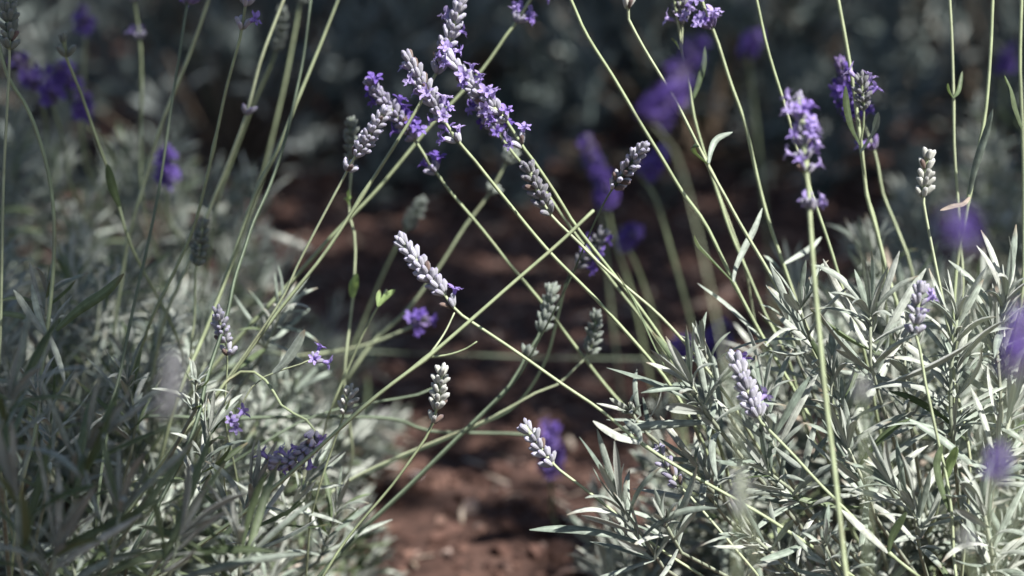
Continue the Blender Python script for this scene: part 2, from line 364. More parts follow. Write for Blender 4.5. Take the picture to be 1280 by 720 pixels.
J = Join()
for k in range(900):
    y = 1.15 + 1.9 * RNG.random() ** 1.2; x = RNG.uniform(-.3 - .1 * y, .26 + .16 * y); L = RNG.uniform(.012, .034); a = RNG.uniform(0, 6.283)
    m = mtx((x, y, gz(x, y) + .004 + .004 * RNG.random()), (math.cos(a), math.sin(a), RNG.uniform(-.12, .2)), (RNG.uniform(-.4, .4), RNG.uniform(-.4, .4), 1), L * 1.2, L, L)
    J.inst(RNG.choice(LEAF_LOW), m, RNG.random())
tag(J.build('leaf_litter', M['leaf_dry'], kind='stuff'), 'dry fallen leaves scattered over the soil gap', 'leaf litter')
def stone(px, py, size, label):
    p = P(px, py, 1.0); v = p - CAM; t = -CAM[2] / v[2]; p = CAM + v * t
    rg = np.random.default_rng(int(px)); k, n = 10, 7
    th = np.linspace(.08, math.pi - .08, n); a = np.arange(k) * 2 * math.pi / k
    V = np.stack([np.sin(th)[:, None] * np.cos(a), np.sin(th)[:, None] * np.sin(a) * .75, np.repeat(np.cos(th)[:, None], k, 1) * .5], -1).reshape(-1, 3)
    V *= (1 + rg.normal(0, .07, (len(V), 1))) * size
    i, j = np.meshgrid(np.arange(n - 1), np.arange(k), indexing='ij'); q = (j + 1) % k
    F = np.stack([i * k + j, (i + 1) * k + j, (i + 1) * k + q, i * k + q], -1).reshape(-1, 4)
    o = link('pebble', mesh('pebble', V, F, M['pebble'])); o.location = (p[0], p[1], gz(p[0], p[1]) + size * .3); o.rotation_euler = (0, 0, px)
    tag(o, label, 'pebble')
stone(433, 632, .015, 'pale grey pebble on the soil at the edge of the shaded bush')
stone(519, 612, .007, 'tiny whitish pebble lying alone on the dark soil')
stone(470, 527, .02, 'pinkish pale stone on the soil behind the fallen stems')

# ------------------------------------------------------------------ flowering stems
ROOTS = {'R': (.27, 1.31), 'L': (-.28, 1.34), 'LB': (-.36, 1.60), 'LF': (-.25, .93), 'RF': (.30, .86)}
def tube_obj(name, C, rad, m, parent, off, k=8, square=.0):
    V, F, U = tube(C, rad, k, square)
    return link(name, mesh(name, V - off, F, M[m], U), parent)
def spread(jn, off, spike, tpl, key, m, mt, var, fm):
    if jn is None: link(key, shared(key, tpl, m), spike, BM(mt, off))
    else: jn.inst(tpl, mt, var, fm)
def whorl(c, ax, nb, tilt, opn, bl, bt, pt, spike, off, jn, ph, low):
    ax = nrm(ax); u = nrm(np.cross(ax, (0.31, .2, .93))); v = np.cross(ax, u)
    for q in range(nb):
        a = ph + 2 * math.pi * (q + RNG.uniform(-.22, .22)) / nb; rad = u * math.cos(a) + v * math.sin(a)
        t = tilt * RNG.uniform(.75, 1.2); dr = ax * math.cos(t) + rad * math.sin(t); L = bl * RNG.uniform(.82, 1.12)
        p = c + rad * .0009 + ax * RNG.uniform(-.0008, .0008)
        open_ = RNG.random() < opn
        spread(jn, off, spike, BUD_LOW if low else BUD, 'bud', bt if jn or RNG.random() > .06 else 'bud_dry', mtx(p, dr, -rad * math.cos(t) + ax * math.sin(t), L), RNG.random(), 0)
        if open_:
            k = RNG.randrange(4); fd = dr * .9 + rad * RNG.uniform(.0, .5) + NP.normal(0, .3, 3); fs = (.0060 if bl > .004 else bl * 1.3) * RNG.uniform(.75, 1.12)
            up = -rad * math.cos(t) + ax * math.sin(t) + NP.normal(0, .3, 3)
            spread(jn, off, spike, FLORET[k], 'floret', pt, mtx(p + dr * L * .72, fd, up, fs), RNG.random(), 1)
def curve_leaf(px, d, w, m, parent, off, roll=0.0, name='leaf', green=False):
    """px: base to tip in photo pixels, d: depth of base and tip, w: width in mm"""
    dd = np.linspace(d[0], d[1], len(px)); C = catmull([P(x, y, q) for (x, y), q in zip(px, dd)], 12)
    T = np.gradient(C, axis=0); s = np.linspace(0, 1, 12)
    W = w * .0005 * np.interp(s, [0, .1, .45, .75, .93, 1], [.38, .6, 1, .9, .5, .1])
    Nn = []
    for t in T:
        t = nrm(t); n0 = -FWD * .75 + UP * .6; n0 = nrm(n0 - t * (n0 @ t)); b = np.cross(t, n0)
        Nn.append(n0 * math.cos(roll) + b * math.sin(roll))
    V, F, U = ribbon(C, W, np.array(Nn), PROF)
    return link(name, mesh(name, V - off, F, M[m], U), parent)

def stem(label, pts, d=(1.0, 1.05), r=.85, spike=None, nsp=2, whorls=(), leaves=(), root='R', detail=True, group=None,
         m='stalk', pt='petal', bl=5.8, gap=4.0, above=False, name='lavender_flower', nbm=1.0, tilt=1.0, extra=(), cat='flower', knots=()):
    """pts run from the tip down; the first nsp of them carry the flower spike"""
    pts = list(pts); r = r * 1.22
    q = np.array(pts, float); cum = np.r_[0, np.cumsum(np.linalg.norm(np.diff(q, axis=0), axis=1))]
    dep = d[0] + (d[1] - d[0]) * cum / max(cum[-1], 1e-6)
    p3 = [P(x, y, z) for (x, y), z in zip(pts, dep)]
    a3 = []
    if above:                                           # the flower itself is above the frame
        up = nrm(p3[0] - p3[1]); a3 = [p3[0] + up * (.085 + .03 * RNG.random()) + NP.normal(0, .004, 3), p3[0] + up * .05]
    body = a3 + p3
    tail = []
    if root in ROOTS:
        rx, ry = ROOTS[root]; g_ = np.array((rx + RNG.uniform(-.05, .05), ry + RNG.uniform(-.05, .05), -.006)); e = p3[-1]
        dr = nrm(p3[-1] - p3[-2]); tail = [e + dr * .16 * np.linalg.norm(g_ - e) + FWD * .05, (e * .45 + g_ * .55) + np.array((0, .05, .012)), g_]
    elif root == 'D':
        e = p3[-1]; dr = nrm(p3[-1] - p3[-2]); k = e[2]
        tail = [np.array((e[0] + dr[0] * k * .35, e[1] + .01, k * .55)), np.array((e[0] + dr[0] * k * .5 + .01, e[1] + .02, -.006))]
    C = catmull(body + tail, 16 + 6 * len(body))
    base = C[-1].copy() if root else p3[-1].copy()
    base[2] = 0 if root else base[2]
    root_o = empty(name, base); off = base
    seg = np.linspace(0, 1, len(C)); rad = (r * .00080) * (.72 + .38 * seg)
    for kx in knots:
        kp = p3[kx]; ds = np.linalg.norm(C - kp, axis=1); rad = rad * (1 + .55 * np.exp(-(ds / .0035) ** 2))
    tube_obj('stalk', C, rad, m, root_o, off, 8, .15)
    sp3 = a3[:2] if above else p3[:nsp]
    if len(sp3) == 1: sp3 = [sp3[0], sp3[0] + nrm(p3[1] - p3[0]) * .004]
    bt, opn, bsc = spike if spike else ('bud_lav', .25, 1.0)
    if spike or above:
        det = detail and not above; S = catmull(sp3, 24); Lg = np.linalg.norm(np.diff(S, axis=0), axis=1).sum()
        jn = None if det else Join(); sc_ = bl * .001 * bsc
        V, F, U = tube(S, r * .0010, 6)
        core = None
        if det: core = link('flower_spike', mesh('flower_spike', V - off, F, M[m], U), root_o)
        else: jn.add(V, F, U, 0, 2)
        nw = max(1, int(round(Lg / (gap * .001 * bsc))))
        for w in range(nw + 1):
            f = w / nw if nw else 0; i0 = min(int(f * 23), 22); c = S[i0] + (S[i0 + 1] - S[i0]) * (f * 23 - i0) if f < 1 else S[-1]
            ax = S[max(i0 - 1, 0)] - S[min(i0 + 1, 23)]
            nb = max(3, int(round((4 + 4 * min(1, f * 2.2)) * nbm))) if w else 3
            whorl(c - nrm(ax) * .002 * (1 if w == 0 else 0), ax, nb, tilt * (R(16) + R(28) * min(1, f * 2)), opn * (.25 + 1.3 * min(1, 1.6 * f)), sc_ * (.8 if w == 0 else 1), bt, pt, core, off, jn, w * .6 + RNG.random(), not det)
        for wi in whorls:
            ix, nb, o2 = wi[:3]; c = p3[ix]; ax = p3[ix - 1] - p3[min(ix + 1, len(p3) - 1)]
            if det:
                w_o = core
            whorl(c, ax, nb, tilt * R(38), o2, sc_ * 1.05, bt, pt, core, off, jn, RNG.random() * 3, not det)
        if jn: jn.build('flower_spike', [M[bt], M[pt], M[m]], root_o, off)
    for lf in leaves:
        px, dd, w, lm = lf[:4]; curve_leaf(px, dd, w, lm, root_o, off, lf[4] if len(lf) > 4 else 0.0)
    for ex in extra:                                    # side twigs: (px list, depth, radius mm)
        px, dd, rr = ex; Ct = catmull([P(x, y, z) for (x, y), z in zip(px, np.linspace(dd[0], dd[1], len(px)))], 10)
        tube_obj('side_twig', Ct, np.linspace(rr, rr * .7, 10) * .001, m, root_o, off, 6)
    tag(root_o, label, cat, group)
    return root_o

G_IN = 'lavender stems crossing between the two bushes'
# the crossing stems in the middle
stem('tall lavender stem whose long spike ends above the crossing, with violet florets low down',
     [(580, -14), (566, 35), (546, 90), (537, 106), (515, 147), (453, 244), (405, 318), (345, 393), (268, 498), (206, 574)], (1.0, 1.06), .95,
     ('bud_pale', .05, .95), 3, tilt=.88, root='L', group=G_IN, knots=(5,))
stem('slim stem with small pale closed spike and one loose whorl, beside the violet spike',
     [(483, 137), (463, 167), (444, 195), (434, 213), (428, 225), (416, 247), (375, 325), (346, 384), (272, 490), (215, 560)], (.99, 1.05), .75,
     ('bud_pale', .0, .85), 3, whorls=[(3, 7, 0)], root='L', group=G_IN)
stem('half open pale spike over the crossing, a loose two-flower whorl below it',
     [(508, 68), (530, 108), (556, 152), (573, 178), (587, 193), (627, 243), (684, 312), (745, 374), (807, 443), (838, 482), (872, 540)], (.99, 1.04), .9,
     ('bud_pale', .09, .95), 3, tilt=.88, whorls=[(3, 4, .5)], group=G_IN)
stem('fullest open lilac spike, a loose pair of pink violet flowers below it',
     [(560, 70), (595, 112), (632, 150), (652, 182), (664, 197), (695, 243), (720, 283), (767, 343), (813, 403), (864, 482), (895, 545)], (1.0, 1.05), .95,
     ('bud_pale', .16, .98), 3, tilt=.9, whorls=[(3, 4, .5)], group=G_IN)
stem('violet flower whorl hanging half hidden behind the fullest lilac spike',
     [(596, 122), (612, 150), (624, 168), (640, 190), (683, 241), (712, 283), (760, 345), (812, 412), (850, 470)], (1.05, 1.1), .75,
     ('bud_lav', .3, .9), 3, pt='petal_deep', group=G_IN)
stem('short dull grey spike of closed buds pointing up beside the crossing stems',
     [(659, 206), (669, 232), (680, 256), (688, 268), (695, 276), (722, 302), (750, 330), (777, 354), (827, 397), (880, 457), (915, 505)], (.99, 1.04), .8,
     ('bud_grey', .0, .95), 3, whorls=[(3, 4, 0)], group=G_IN,
     leaves=[([(838, 470), (818, 432), (795, 380), (771, 340)], (1.0, .99), 3.2, 'leaf_green', 1.2)])
stem('violet spike hanging behind the pale ones, with a single violet whorl lower on its stem',
     [(460, 100), (488, 135), (518, 174), (537, 205), (545, 215), (563, 240), (602, 286), (640, 334), (678, 379), (717, 430), (757, 482), (800, 530)], (1.055, 1.12), .85,
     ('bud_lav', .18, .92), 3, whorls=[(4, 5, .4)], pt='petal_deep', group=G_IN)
stem('thick soft stem with a round lilac whorl, crossing behind the sharp spikes',
     [(672, -14), (660, 4), (645, 28), (633, 44), (603, 87), (563, 131), (530, 167), (470, 239), (415, 295), (352, 365), (300, 420), (240, 490)], (1.09, 1.14), 1.05,
     ('bud_lav', .3, 1.0), 1, whorls=[(2, 8, .5)], root='L', detail=False, group=G_IN)
stem('sharp half budded spike with two drooping lilac florets at its base, above the cut stem',
     [(500, 298), (530, 338), (556, 368), (566, 384), (574, 392), (640, 436), (704, 481), (750, 512), (800, 553), (853, 587), (917, 623), (960, 648), (1010, 680)], (.985, .97), .85,
     ('bud_pale', .04, 1.0), 3, whorls=[(3, 5, .4)], group=G_IN, knots=(8,),
     leaves=[([(800, 553), (775, 545), (758, 536), (741, 526)], (.974, .96), 5.2, 'leaf', .2), ([(801, 553), (797, 540), (788, 532), (780, 526)], (.974, .985), 3.6, 'leaf', -.6),
             ([(1008, 678), (980, 690), (950, 700)], (.97, .96), 4, 'leaf', .2)])
stem('thick pale stem cut off bare at its top, with two side twigs at its node',
     [(742, 263), (700, 303), (640, 355), (590, 399), (534, 447), (490, 480), (453, 510), (388, 569), (320, 629), (262, 672), (200, 715)], (.965, .98), 1.0,
     None, 2, root='L', group=G_IN, knots=(4,),
     extra=[([(534, 447), (548, 428), (558, 412), (568, 391)], (.976, .98), .5), ([(535, 447), (562, 443), (582, 436), (596, 427)], (.976, .97), .5)])
stem('small upright pale bud spike with a loose pair of buds, over bare soil',
     [(552, 460), (550, 485), (546, 512), (541, 528), (537, 540), (493, 603), (453, 650), (427, 683), (395, 735)], (.995, 1.02), .75,
     ('bud_white', .0, .95), 3, whorls=[(3, 4, 0)], root='L', group=G_IN, gap=4.4, nbm=.75)
stem('blurred grey green spike with a loose whorl below, behind the crossing',
     [(690, 358), (684, 386), (676, 414), (656, 447), (637, 481), (577, 541), (507, 610), (453, 661), (400, 718)], (1.10, 1.06), .95,
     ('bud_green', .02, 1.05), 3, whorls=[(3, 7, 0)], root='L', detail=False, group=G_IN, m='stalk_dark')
stem('blurred green bud spike leaning slightly, over the dark soil gap',
     [(746, 392), (742, 420), (736, 443), (724, 455), (698, 480), (672, 490), (640, 508), (597, 530), (553, 548), (493, 573), (437, 600), (387, 634)], (1.10, 1.14), .7,
     ('bud_green', .0, .95), 3, root='L', detail=False, group=G_IN)
stem('white tipped bud spike set sharp against the shaded background, violet blooms behind it',
     [(804, 182), (786, 208), (767, 234), (756, 252), (740, 285), (716, 342), (692, 390), (672, 428), (640, 482), (579, 543), (509, 612), (455, 663), (402, 720)], (1.0, 1.16), .6,
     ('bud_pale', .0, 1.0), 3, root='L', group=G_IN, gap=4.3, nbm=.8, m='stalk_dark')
stem('dull violet grey spike blurred behind the pale crossing stem',
     [(754, 290), (738, 313), (722, 332), (708, 352), (696, 400), (680, 455), (645, 507), (600, 531), (555, 550), (495, 575), (438, 603)], (1.13, 1.2), .7,
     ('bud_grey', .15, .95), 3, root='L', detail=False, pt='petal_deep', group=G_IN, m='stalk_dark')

# stems on the right
stem('long bare stem with a pair of narrow curling leaves, rising from the sunlit bush',
     [(712, -4), (733, 43), (767, 97), (803, 158), (827, 197), (853, 240), (880, 277), (903, 323), (917, 353), (940, 397), (960, 433), (1000, 500), (1030, 560)], (1.02, 1.06), .9,
     above=True, knots=(8,), leaves=[([(917, 353), (900, 335), (884, 318), (873, 306), (868, 294)], (1.04, 1.02), 3.6, 'leaf_green', .9),
     ([(917, 353), (920, 335), (932, 308), (944, 285), (953, 260)], (1.04, 1.05), 3.2, 'leaf', .5), ([(960, 433), (935, 405), (905, 377), (872, 354)], (1.05, 1.06), 3.0, 'leaf', .4)])
stem('stem tipped by a small white bud whorl, with a hooked leaf pair midway',
     [(786, -12), (785, 10), (783, 18), (803, 57), (832, 105), (848, 133), (885, 207), (905, 243), (927, 283), (960, 338), (980, 377), (1001, 408), (1030, 470)], (1.0, 1.05), .85,
     ('bud_white', .0, .9), 1, whorls=[(1, 5, 0)], nbm=.5, tilt=.7, knots=(6,), leaves=[([(885, 205), (876, 197), (868, 189), (866, 182), (874, 183)], (1.02, 1.0), 2.6, 'leaf_green', .8),
     ([(886, 204), (890, 185), (898, 172), (916, 165)], (1.02, 1.03), 3.0, 'leaf', .4), ([(1001, 408), (990, 390), (975, 372), (960, 358)], (1.04, 1.02), 4.2, 'leaf', -.3)])
stem('thin soft stem with one narrow upright leaf, beside the hooked leaf stem',
     [(842, -4), (850, 43), (853, 67), (862, 110), (867, 143), (877, 180), (893, 230), (913, 290), (933, 337), (957, 393), (985, 450)], (1.06, 1.09), .8, above=True,
     leaves=[([(864, 128), (872, 108), (880, 80), (881, 57)], (1.07, 1.07), 3.2, 'leaf_green', .4), ([(850, 62), (845, 52), (840, 47)], (1.07, 1.06), 3, 'leaf_green', .2)])
stem('grey violet bud spike touching the thin soft stems', [(847, -18), (850, 5), (853, 30), (853, 70), (862, 112), (876, 182), (896, 236), (930, 330)], (1.06, 1.1), .6,
     ('bud_grey', .15, .9), 3, detail=False)
stem('open violet flower head on a tall soft stem, a second whorl above it',
     [(874, -12), (884, 22), (889, 34), (895, 46), (913, 103), (930, 150), (940, 193), (951, 240), (962, 280), (977, 324), (1000, 390), (1020, 440)], (1.045, 1.09), .95,
     ('bud_violet', .25, 1.0), 1, whorls=[(2, 9, .8)], pt='petal',
     leaves=[([(975, 335), (965, 325), (954, 318)], (1.08, 1.08), 2.5, 'leaf', .2), ([(979, 330), (1000, 318), (1015, 308), (1027, 296)], (1.08, 1.1), 3, 'leaf', .3)])
stem('thin dark stem passing behind the dense soft violet spike',
     [(945, -4), (960, 63), (983, 138), (1000, 200), (1015, 243), (1037, 307), (1050, 350), (1062, 388), (1080, 440)], (1.04, 1.06), .8, above=True)
stem('dense violet spike in full bloom with a separate open whorl below it',
     [(996, 122), (1003, 160), (1008, 215), (1011, 240), (1012, 262), (1013, 282), (1018, 350), (1030, 480), (1043, 590), (1055, 700), (1060, 750)], (.885, .87), 1.15,
     ('bud_lav', .5, .85), 3, whorls=[(4, 7, .55)], root='RF', gap=6.2, nbm=.8)
stem('stem with one broad dark leaf and one pale leaf spreading at its node',
     [(1047, -4), (1057, 50), (1067, 110), (1075, 173), (1080, 213), (1083, 243), (1097, 293), (1110, 345), (1125, 400)], (1.04, 1.07), 1.0, above=True, knots=(3,),
     leaves=[([(1075, 180), (1066, 160), (1060, 135), (1057, 107)], (1.04, 1.02), 5.5, 'leaf_green', .3), ([(1075, 190), (1085, 175), (1092, 160), (1098, 140)], (1.04, 1.02), 5.0, 'leaf', -.2)])
stem('blurred violet spike behind the broad leaf pair',
     [(1049, 76), (1062, 118), (1078, 152), (1092, 186), (1098, 210), (1104, 243), (1123, 290), (1140, 341)], (1.12, 1.14), .85, ('bud_violet', .6, 1.0), 3, whorls=[(3, 7, .3)], pt='petal_deep', detail=False)
stem('small grey bud spike on a short stalk between the two spreading leaves',
     [(1076, 96), (1078, 118), (1080, 136), (1079, 160), (1076, 180), (1081, 215), (1085, 245), (1100, 300)], (1.035, 1.07), .6, ('bud_grey', .1, .9), 3, gap=4.4, nbm=.7, detail=False)
stem('straight slim stem with a tiny leaf pair, standing above the sunlit bush',
     [(1187, -4), (1190, 50), (1192, 123), (1193, 187), (1197, 243), (1200, 300), (1203, 370)], (1.05, 1.07), .75, above=True, knots=(2,),
     leaves=[([(1192, 123), (1187, 114), (1185, 104)], (1.05, 1.04), 2.2, 'leaf_green', .3), ([(1192, 122), (1199, 112), (1203, 89)], (1.05, 1.06), 2.2, 'leaf_green', .3)])
stem('curved stem with a long pale sheathing leaf and a white stub at its node',
     [(1241, -4), (1238, 67), (1232, 140), (1223, 187), (1212, 241), (1207, 273), (1200, 307), (1194, 355), (1191, 430), (1190, 520)], (1.01, 1.03), .95, above=True, knots=(4,),
     leaves=[([(1211, 243), (1219, 205), (1232, 165), (1241, 136)], (1.015, 1.0), 4.0, 'leaf', -.5), ([(1212, 246), (1204, 254), (1190, 257), (1175, 263)], (1.01, .99), 3.2, 'leaf_dry', .2)])
stem('tall stem with one dark leaf folded close against it, past the sheathed stem',
     [(1277, -4), (1275, 83), (1278, 157), (1280, 260), (1276, 380)], (1.04, 1.06), .95, above=True, leaves=[([(1278, 160), (1270, 135), (1264, 112), (1256, 94)], (1.04, 1.02), 5.5, 'leaf_green', .3)])
stem('small whitish bud spike standing alone over the sunlit bush',
     [(1160, 190), (1157, 218), (1154, 245), (1156, 262), (1160, 284), (1170, 334), (1180, 383), (1190, 440), (1194, 482), (1208, 543), (1212, 600)], (1.0, 1.02), .8, ('bud_white', .0, .95), 3, gap=4.3, nbm=.7, tilt=.8)
stem('pale lilac bud spike just above the foliage, near the white bud spike',
     [(1151, 357), (1147, 390), (1143, 418), (1148, 428), (1157, 480), (1160, 493), (1173, 553), (1183, 597), (1190, 647), (1192, 695), (1194, 740)], (.955, .96), .75, ('bud_pale', .05, .95), 3, gap=4.2, nbm=.8, root='RF',
     leaves=[([(1188, 640), (1178, 610), (1172, 580), (1178, 555)], (.96, .955), 4, 'leaf_green', .3), ([(1184, 598), (1190, 575), (1196, 558)], (.96, .95), 4, 'leaf_young', .3)])
stem('plump lilac bud spike leaning out of the sunlit bush, among its leaf tips',
     [(918, 446), (931, 480), (948, 522), (958, 534), (993, 570), (1023, 603), (1060, 640), (1110, 690), (1150, 722)], (.97, .955), .85, ('bud_pale', .03, 1.05), 3, root='RF', knots=(7,),
     leaves=[([(1110, 690), (1090, 670), (1070, 652), (1052, 637)], (.956, .95), 4.5, 'leaf', .2), ([(1111, 690), (1116, 670), (1124, 655), (1133, 640)], (.956, .95), 3.5, 'leaf_green', .4)])
stem('low bud spike reaching out over the soil from the sunlit bush',
     [(656, 532), (674, 558), (690, 580), (700, 588), (733, 613), (780, 650), (820, 683), (873, 717), (920, 745)], (.99, .99), .8, ('bud_pale', .0, .95), 3, gap=4.4, nbm=.75)
stem('small grey lilac bud spike lying under the long crossing stem, in the sunlit bush',
     [(823, 560), (835, 585), (849, 608), (857, 616), (864, 622), (903, 667), (940, 710)], (1.0, .99), .75, ('bud_lav', .0, .95), 3, gap=4.6, nbm=.65)

# stems on the left
stem('bent stem arching over so that its lilac spike hangs sideways, beside the long cut stem',
     [(338, 578), (364, 577), (385, 560), (393, 540), (390, 531), (380, 523), (353, 508), (337, 481), (320, 466), (304, 464), (286, 474), (268, 500)], (.985, 1.02), .85, ('bud_lav', .12, .95), 4, root='L')
stem('tiny violet floret head on a thin side stalk next to a spotted grey leaf',
     [(396, 446), (391, 450), (383, 453), (360, 460), (338, 468), (318, 480), (295, 520)], (1.0, 1.02), .45, ('bud_lav', .35, .8), 2, root='L', gap=9, nbm=.5,
     leaves=[([(341, 466), (356, 452), (370, 432), (381, 412)], (1.0, .99), 4.5, 'leaf', .4)])
stem('tiny violet flower head low in the shaded bush',
     [(294, 522), (290, 529), (285, 536), (282, 560), (280, 600)], (1.0, 1.02), .4, ('bud_lav', .35, .8), 2, root='L', gap=9, nbm=.5)
stem('small pale spike with a white lower whorl standing in the shaded bush',
     [(272, 389), (276, 408), (281, 428), (286, 443), (284, 455), (283, 480), (281, 520)], (1.01, 1.04), .5, ('bud_pale', .0, .9), 3, whorls=[(3, 5, 0)], root='L', gap=4.2, nbm=.8)
stem('blurred green bud spike above the shaded foliage', [(254, 277), (250, 305), (245, 332), (244, 350), (243, 400), (238, 450)], (1.10, 1.12), .7, ('bud_green', .0, .9), 3, root='L', gap=4.4, nbm=.7, detail=False)
stem('grey bud spike atop a thin straight stem, in front of a blurred violet clump',
     [(9, -6), (11, 30), (12, 62), (11, 95), (8, 150), (4, 240), (1, 400), (-3, 560)], (1.02, 1.04), .8, ('bud_green', .0, 1.05), 3, root='L', nbm=.8)
stem('stout curved stem bowing out from the leafy node on the shaded bush',
     [(-6, 40), (0, 63), (10, 97), (33, 133), (50, 177), (63, 230), (68, 290), (65, 357), (58, 420), (50, 480), (43, 547), (27, 607)], (1.05, 1.03), 1.05, None, root='L', knots=(8,),
     leaves=[([(58, 420), (40, 395), (22, 368), (16, 362)], (1.03, 1.02), 4, 'leaf', .3), ([(59, 420), (48, 390), (40, 355)], (1.03, 1.05), 3.6, 'leaf', .5), ([(60, 420), (70, 395), (90, 370)], (1.03, 1.0), 4, 'leaf', .3),
             ([(70, 412), (100, 385), (130, 365), (155, 342)], (1.0, .98), 5.2, 'leaf_green', .4)])
stem('stem with a single green bud at its tip, leaning over the dark background',
     [(80, 48), (82, 70), (100, 113), (123, 180), (133, 207), (148, 255), (165, 310)], (1.07, 1.11), .9, ('bud_green', .0, 1.3), 2, root='L', gap=9, nbm=.4, detail=False,
     leaves=[([(150, 258), (142, 235), (134, 205)], (1.09, 1.08), 5, 'leaf_green', .3)])
stem('soft stem with two small lilac whorls above the shaded bush', [(168, -14), (168, 2), (175, 50), (177, 110), (176, 190), (178, 250)], (1.28, 1.32), .95, ('bud_lav', .2, .9), 1, whorls=[(1, 7, .4), (2, 7, .1)], root='LB', detail=False)
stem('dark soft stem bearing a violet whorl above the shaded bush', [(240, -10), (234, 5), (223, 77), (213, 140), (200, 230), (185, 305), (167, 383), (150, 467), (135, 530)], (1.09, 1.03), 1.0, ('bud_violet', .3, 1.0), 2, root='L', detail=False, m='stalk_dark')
stem('tall soft pale stem crossing the dark violet whorl stem', [(262, -4), (240, 60), (217, 117), (200, 160), (180, 230), (160, 300)], (1.14, 1.18), 1.0, above=True, root='LB')
stem('slim sunlit stem topped by two small white lilac whorls', [(308, -12), (307, 6), (302, 36), (300, 48), (283, 110), (268, 180), (254, 241), (240, 290), (212, 352), (185, 410)], (1.03, 1.08), .85, ('bud_pale', .0, 1.0), 1, whorls=[(1, 6, .2), (2, 5, .1)], root='L', knots=(5,))
stem('blurred stem with one lilac knob on its side', [(356, -4), (330, 63), (320, 97), (308, 143), (287, 200), (268, 246), (235, 330), (205, 400)], (1.1, 1.14), .95, above=True, whorls=[(3, 4, .2)], root='L')
stem('longest pale stem leaning across the shaded bush, slightly soft', [(424, -4), (400, 57), (370, 130), (347, 187), (320, 240), (293, 317), (273, 373), (250, 430), (220, 500)], (1.075, 1.09), 1.1, above=True, root='L')
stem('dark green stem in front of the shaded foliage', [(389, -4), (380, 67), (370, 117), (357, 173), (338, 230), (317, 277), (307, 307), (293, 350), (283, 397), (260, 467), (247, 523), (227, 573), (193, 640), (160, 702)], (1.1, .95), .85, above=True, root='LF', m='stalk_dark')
stem('very soft green bud spike hanging back among the stems over the shaded bush', [(352, 12), (350, 40), (345, 64), (335, 90), (318, 128), (290, 200), (270, 260)], (1.25, 1.3), .8, ('bud_green', .0, 1.0), 3, root='LB', detail=False)
stem('very soft stem with a dull whorl behind the longest pale stem', [(380, -14), (375, 4), (370, 33), (357, 100), (343, 160), (325, 230), (300, 300)], (1.3, 1.34), 1.0, ('bud_green', .0, 1.0), 2, root='LB', detail=False)
stem('short stem ending in a fresh green bud pair, over the dark soil', [(483, 362), (478, 375), (472, 384), (455, 415), (432, 468), (410, 520)], (1.07, 1.1), .7, None, root='L',
     leaves=[([(473, 383), (474, 372), (475, 362)], (1.07, 1.07), 3.2, 'leaf_young', .9), ([(474, 382), (482, 372), (494, 362)], (1.07, 1.07), 3.2, 'leaf_young', .9)])
stem('thin upright stem with fresh green leaves close to it', [(438, 150), (440, 200), (436, 262), (444, 300), (442, 360), (438, 400), (430, 470)], (1.12, 1.14), .75, ('bud_green', .0, .9), 2, root='L', detail=False,
     leaves=[([(440, 372), (442, 355), (446, 342)], (1.12, 1.11), 5, 'leaf_young', .3), ([(437, 256), (434, 246), (437, 236)], (1.12, 1.11), 4, 'leaf_young', .3)])
stem('blurred stem with two green whorls rising towards the violet spike', [(640, 190), (632, 204), (612, 242), (580, 285), (547, 337), (507, 390), (467, 427), (430, 480)], (1.2, 1.24), 1.0, ('bud_green', .0, 1.1), 2, whorls=[(2, 7, 0)], root='L', detail=False)
stem('faint green bud spike lost in the dark behind the crossing', [(528, 250), (518, 270), (508, 285), (480, 340), (455, 400), (430, 460)], (1.3, 1.34), .9, ('bud_green', .0, 1.0), 3, root='LB', detail=False)
stem('blurred violet head lying low on a flat stem near the soil', [(532, 398), (515, 408), (500, 415), (462, 430), (415, 440), (370, 445)], (1.2, 1.24), .95, ('bud_violet', .35, 1.0), 2, root='L', detail=False, pt='petal_deep')
FALL = 'fallen stems over the soil'
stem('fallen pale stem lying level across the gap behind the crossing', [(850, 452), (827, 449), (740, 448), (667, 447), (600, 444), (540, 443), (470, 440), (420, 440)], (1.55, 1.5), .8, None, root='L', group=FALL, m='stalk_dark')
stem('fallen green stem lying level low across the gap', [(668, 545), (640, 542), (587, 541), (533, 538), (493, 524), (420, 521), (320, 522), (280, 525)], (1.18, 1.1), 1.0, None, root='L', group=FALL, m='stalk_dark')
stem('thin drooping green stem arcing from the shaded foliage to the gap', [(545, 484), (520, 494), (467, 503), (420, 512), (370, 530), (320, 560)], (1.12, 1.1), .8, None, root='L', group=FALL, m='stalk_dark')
stem('small half open bud tuft beside the long cut stem', [(438, 487), (435, 500), (430, 515), (424, 535), (410, 575), (390, 640)], (1.03, 1.06), .6, ('bud_white', .0, .95), 3, root='L', gap=5, nbm=.6)

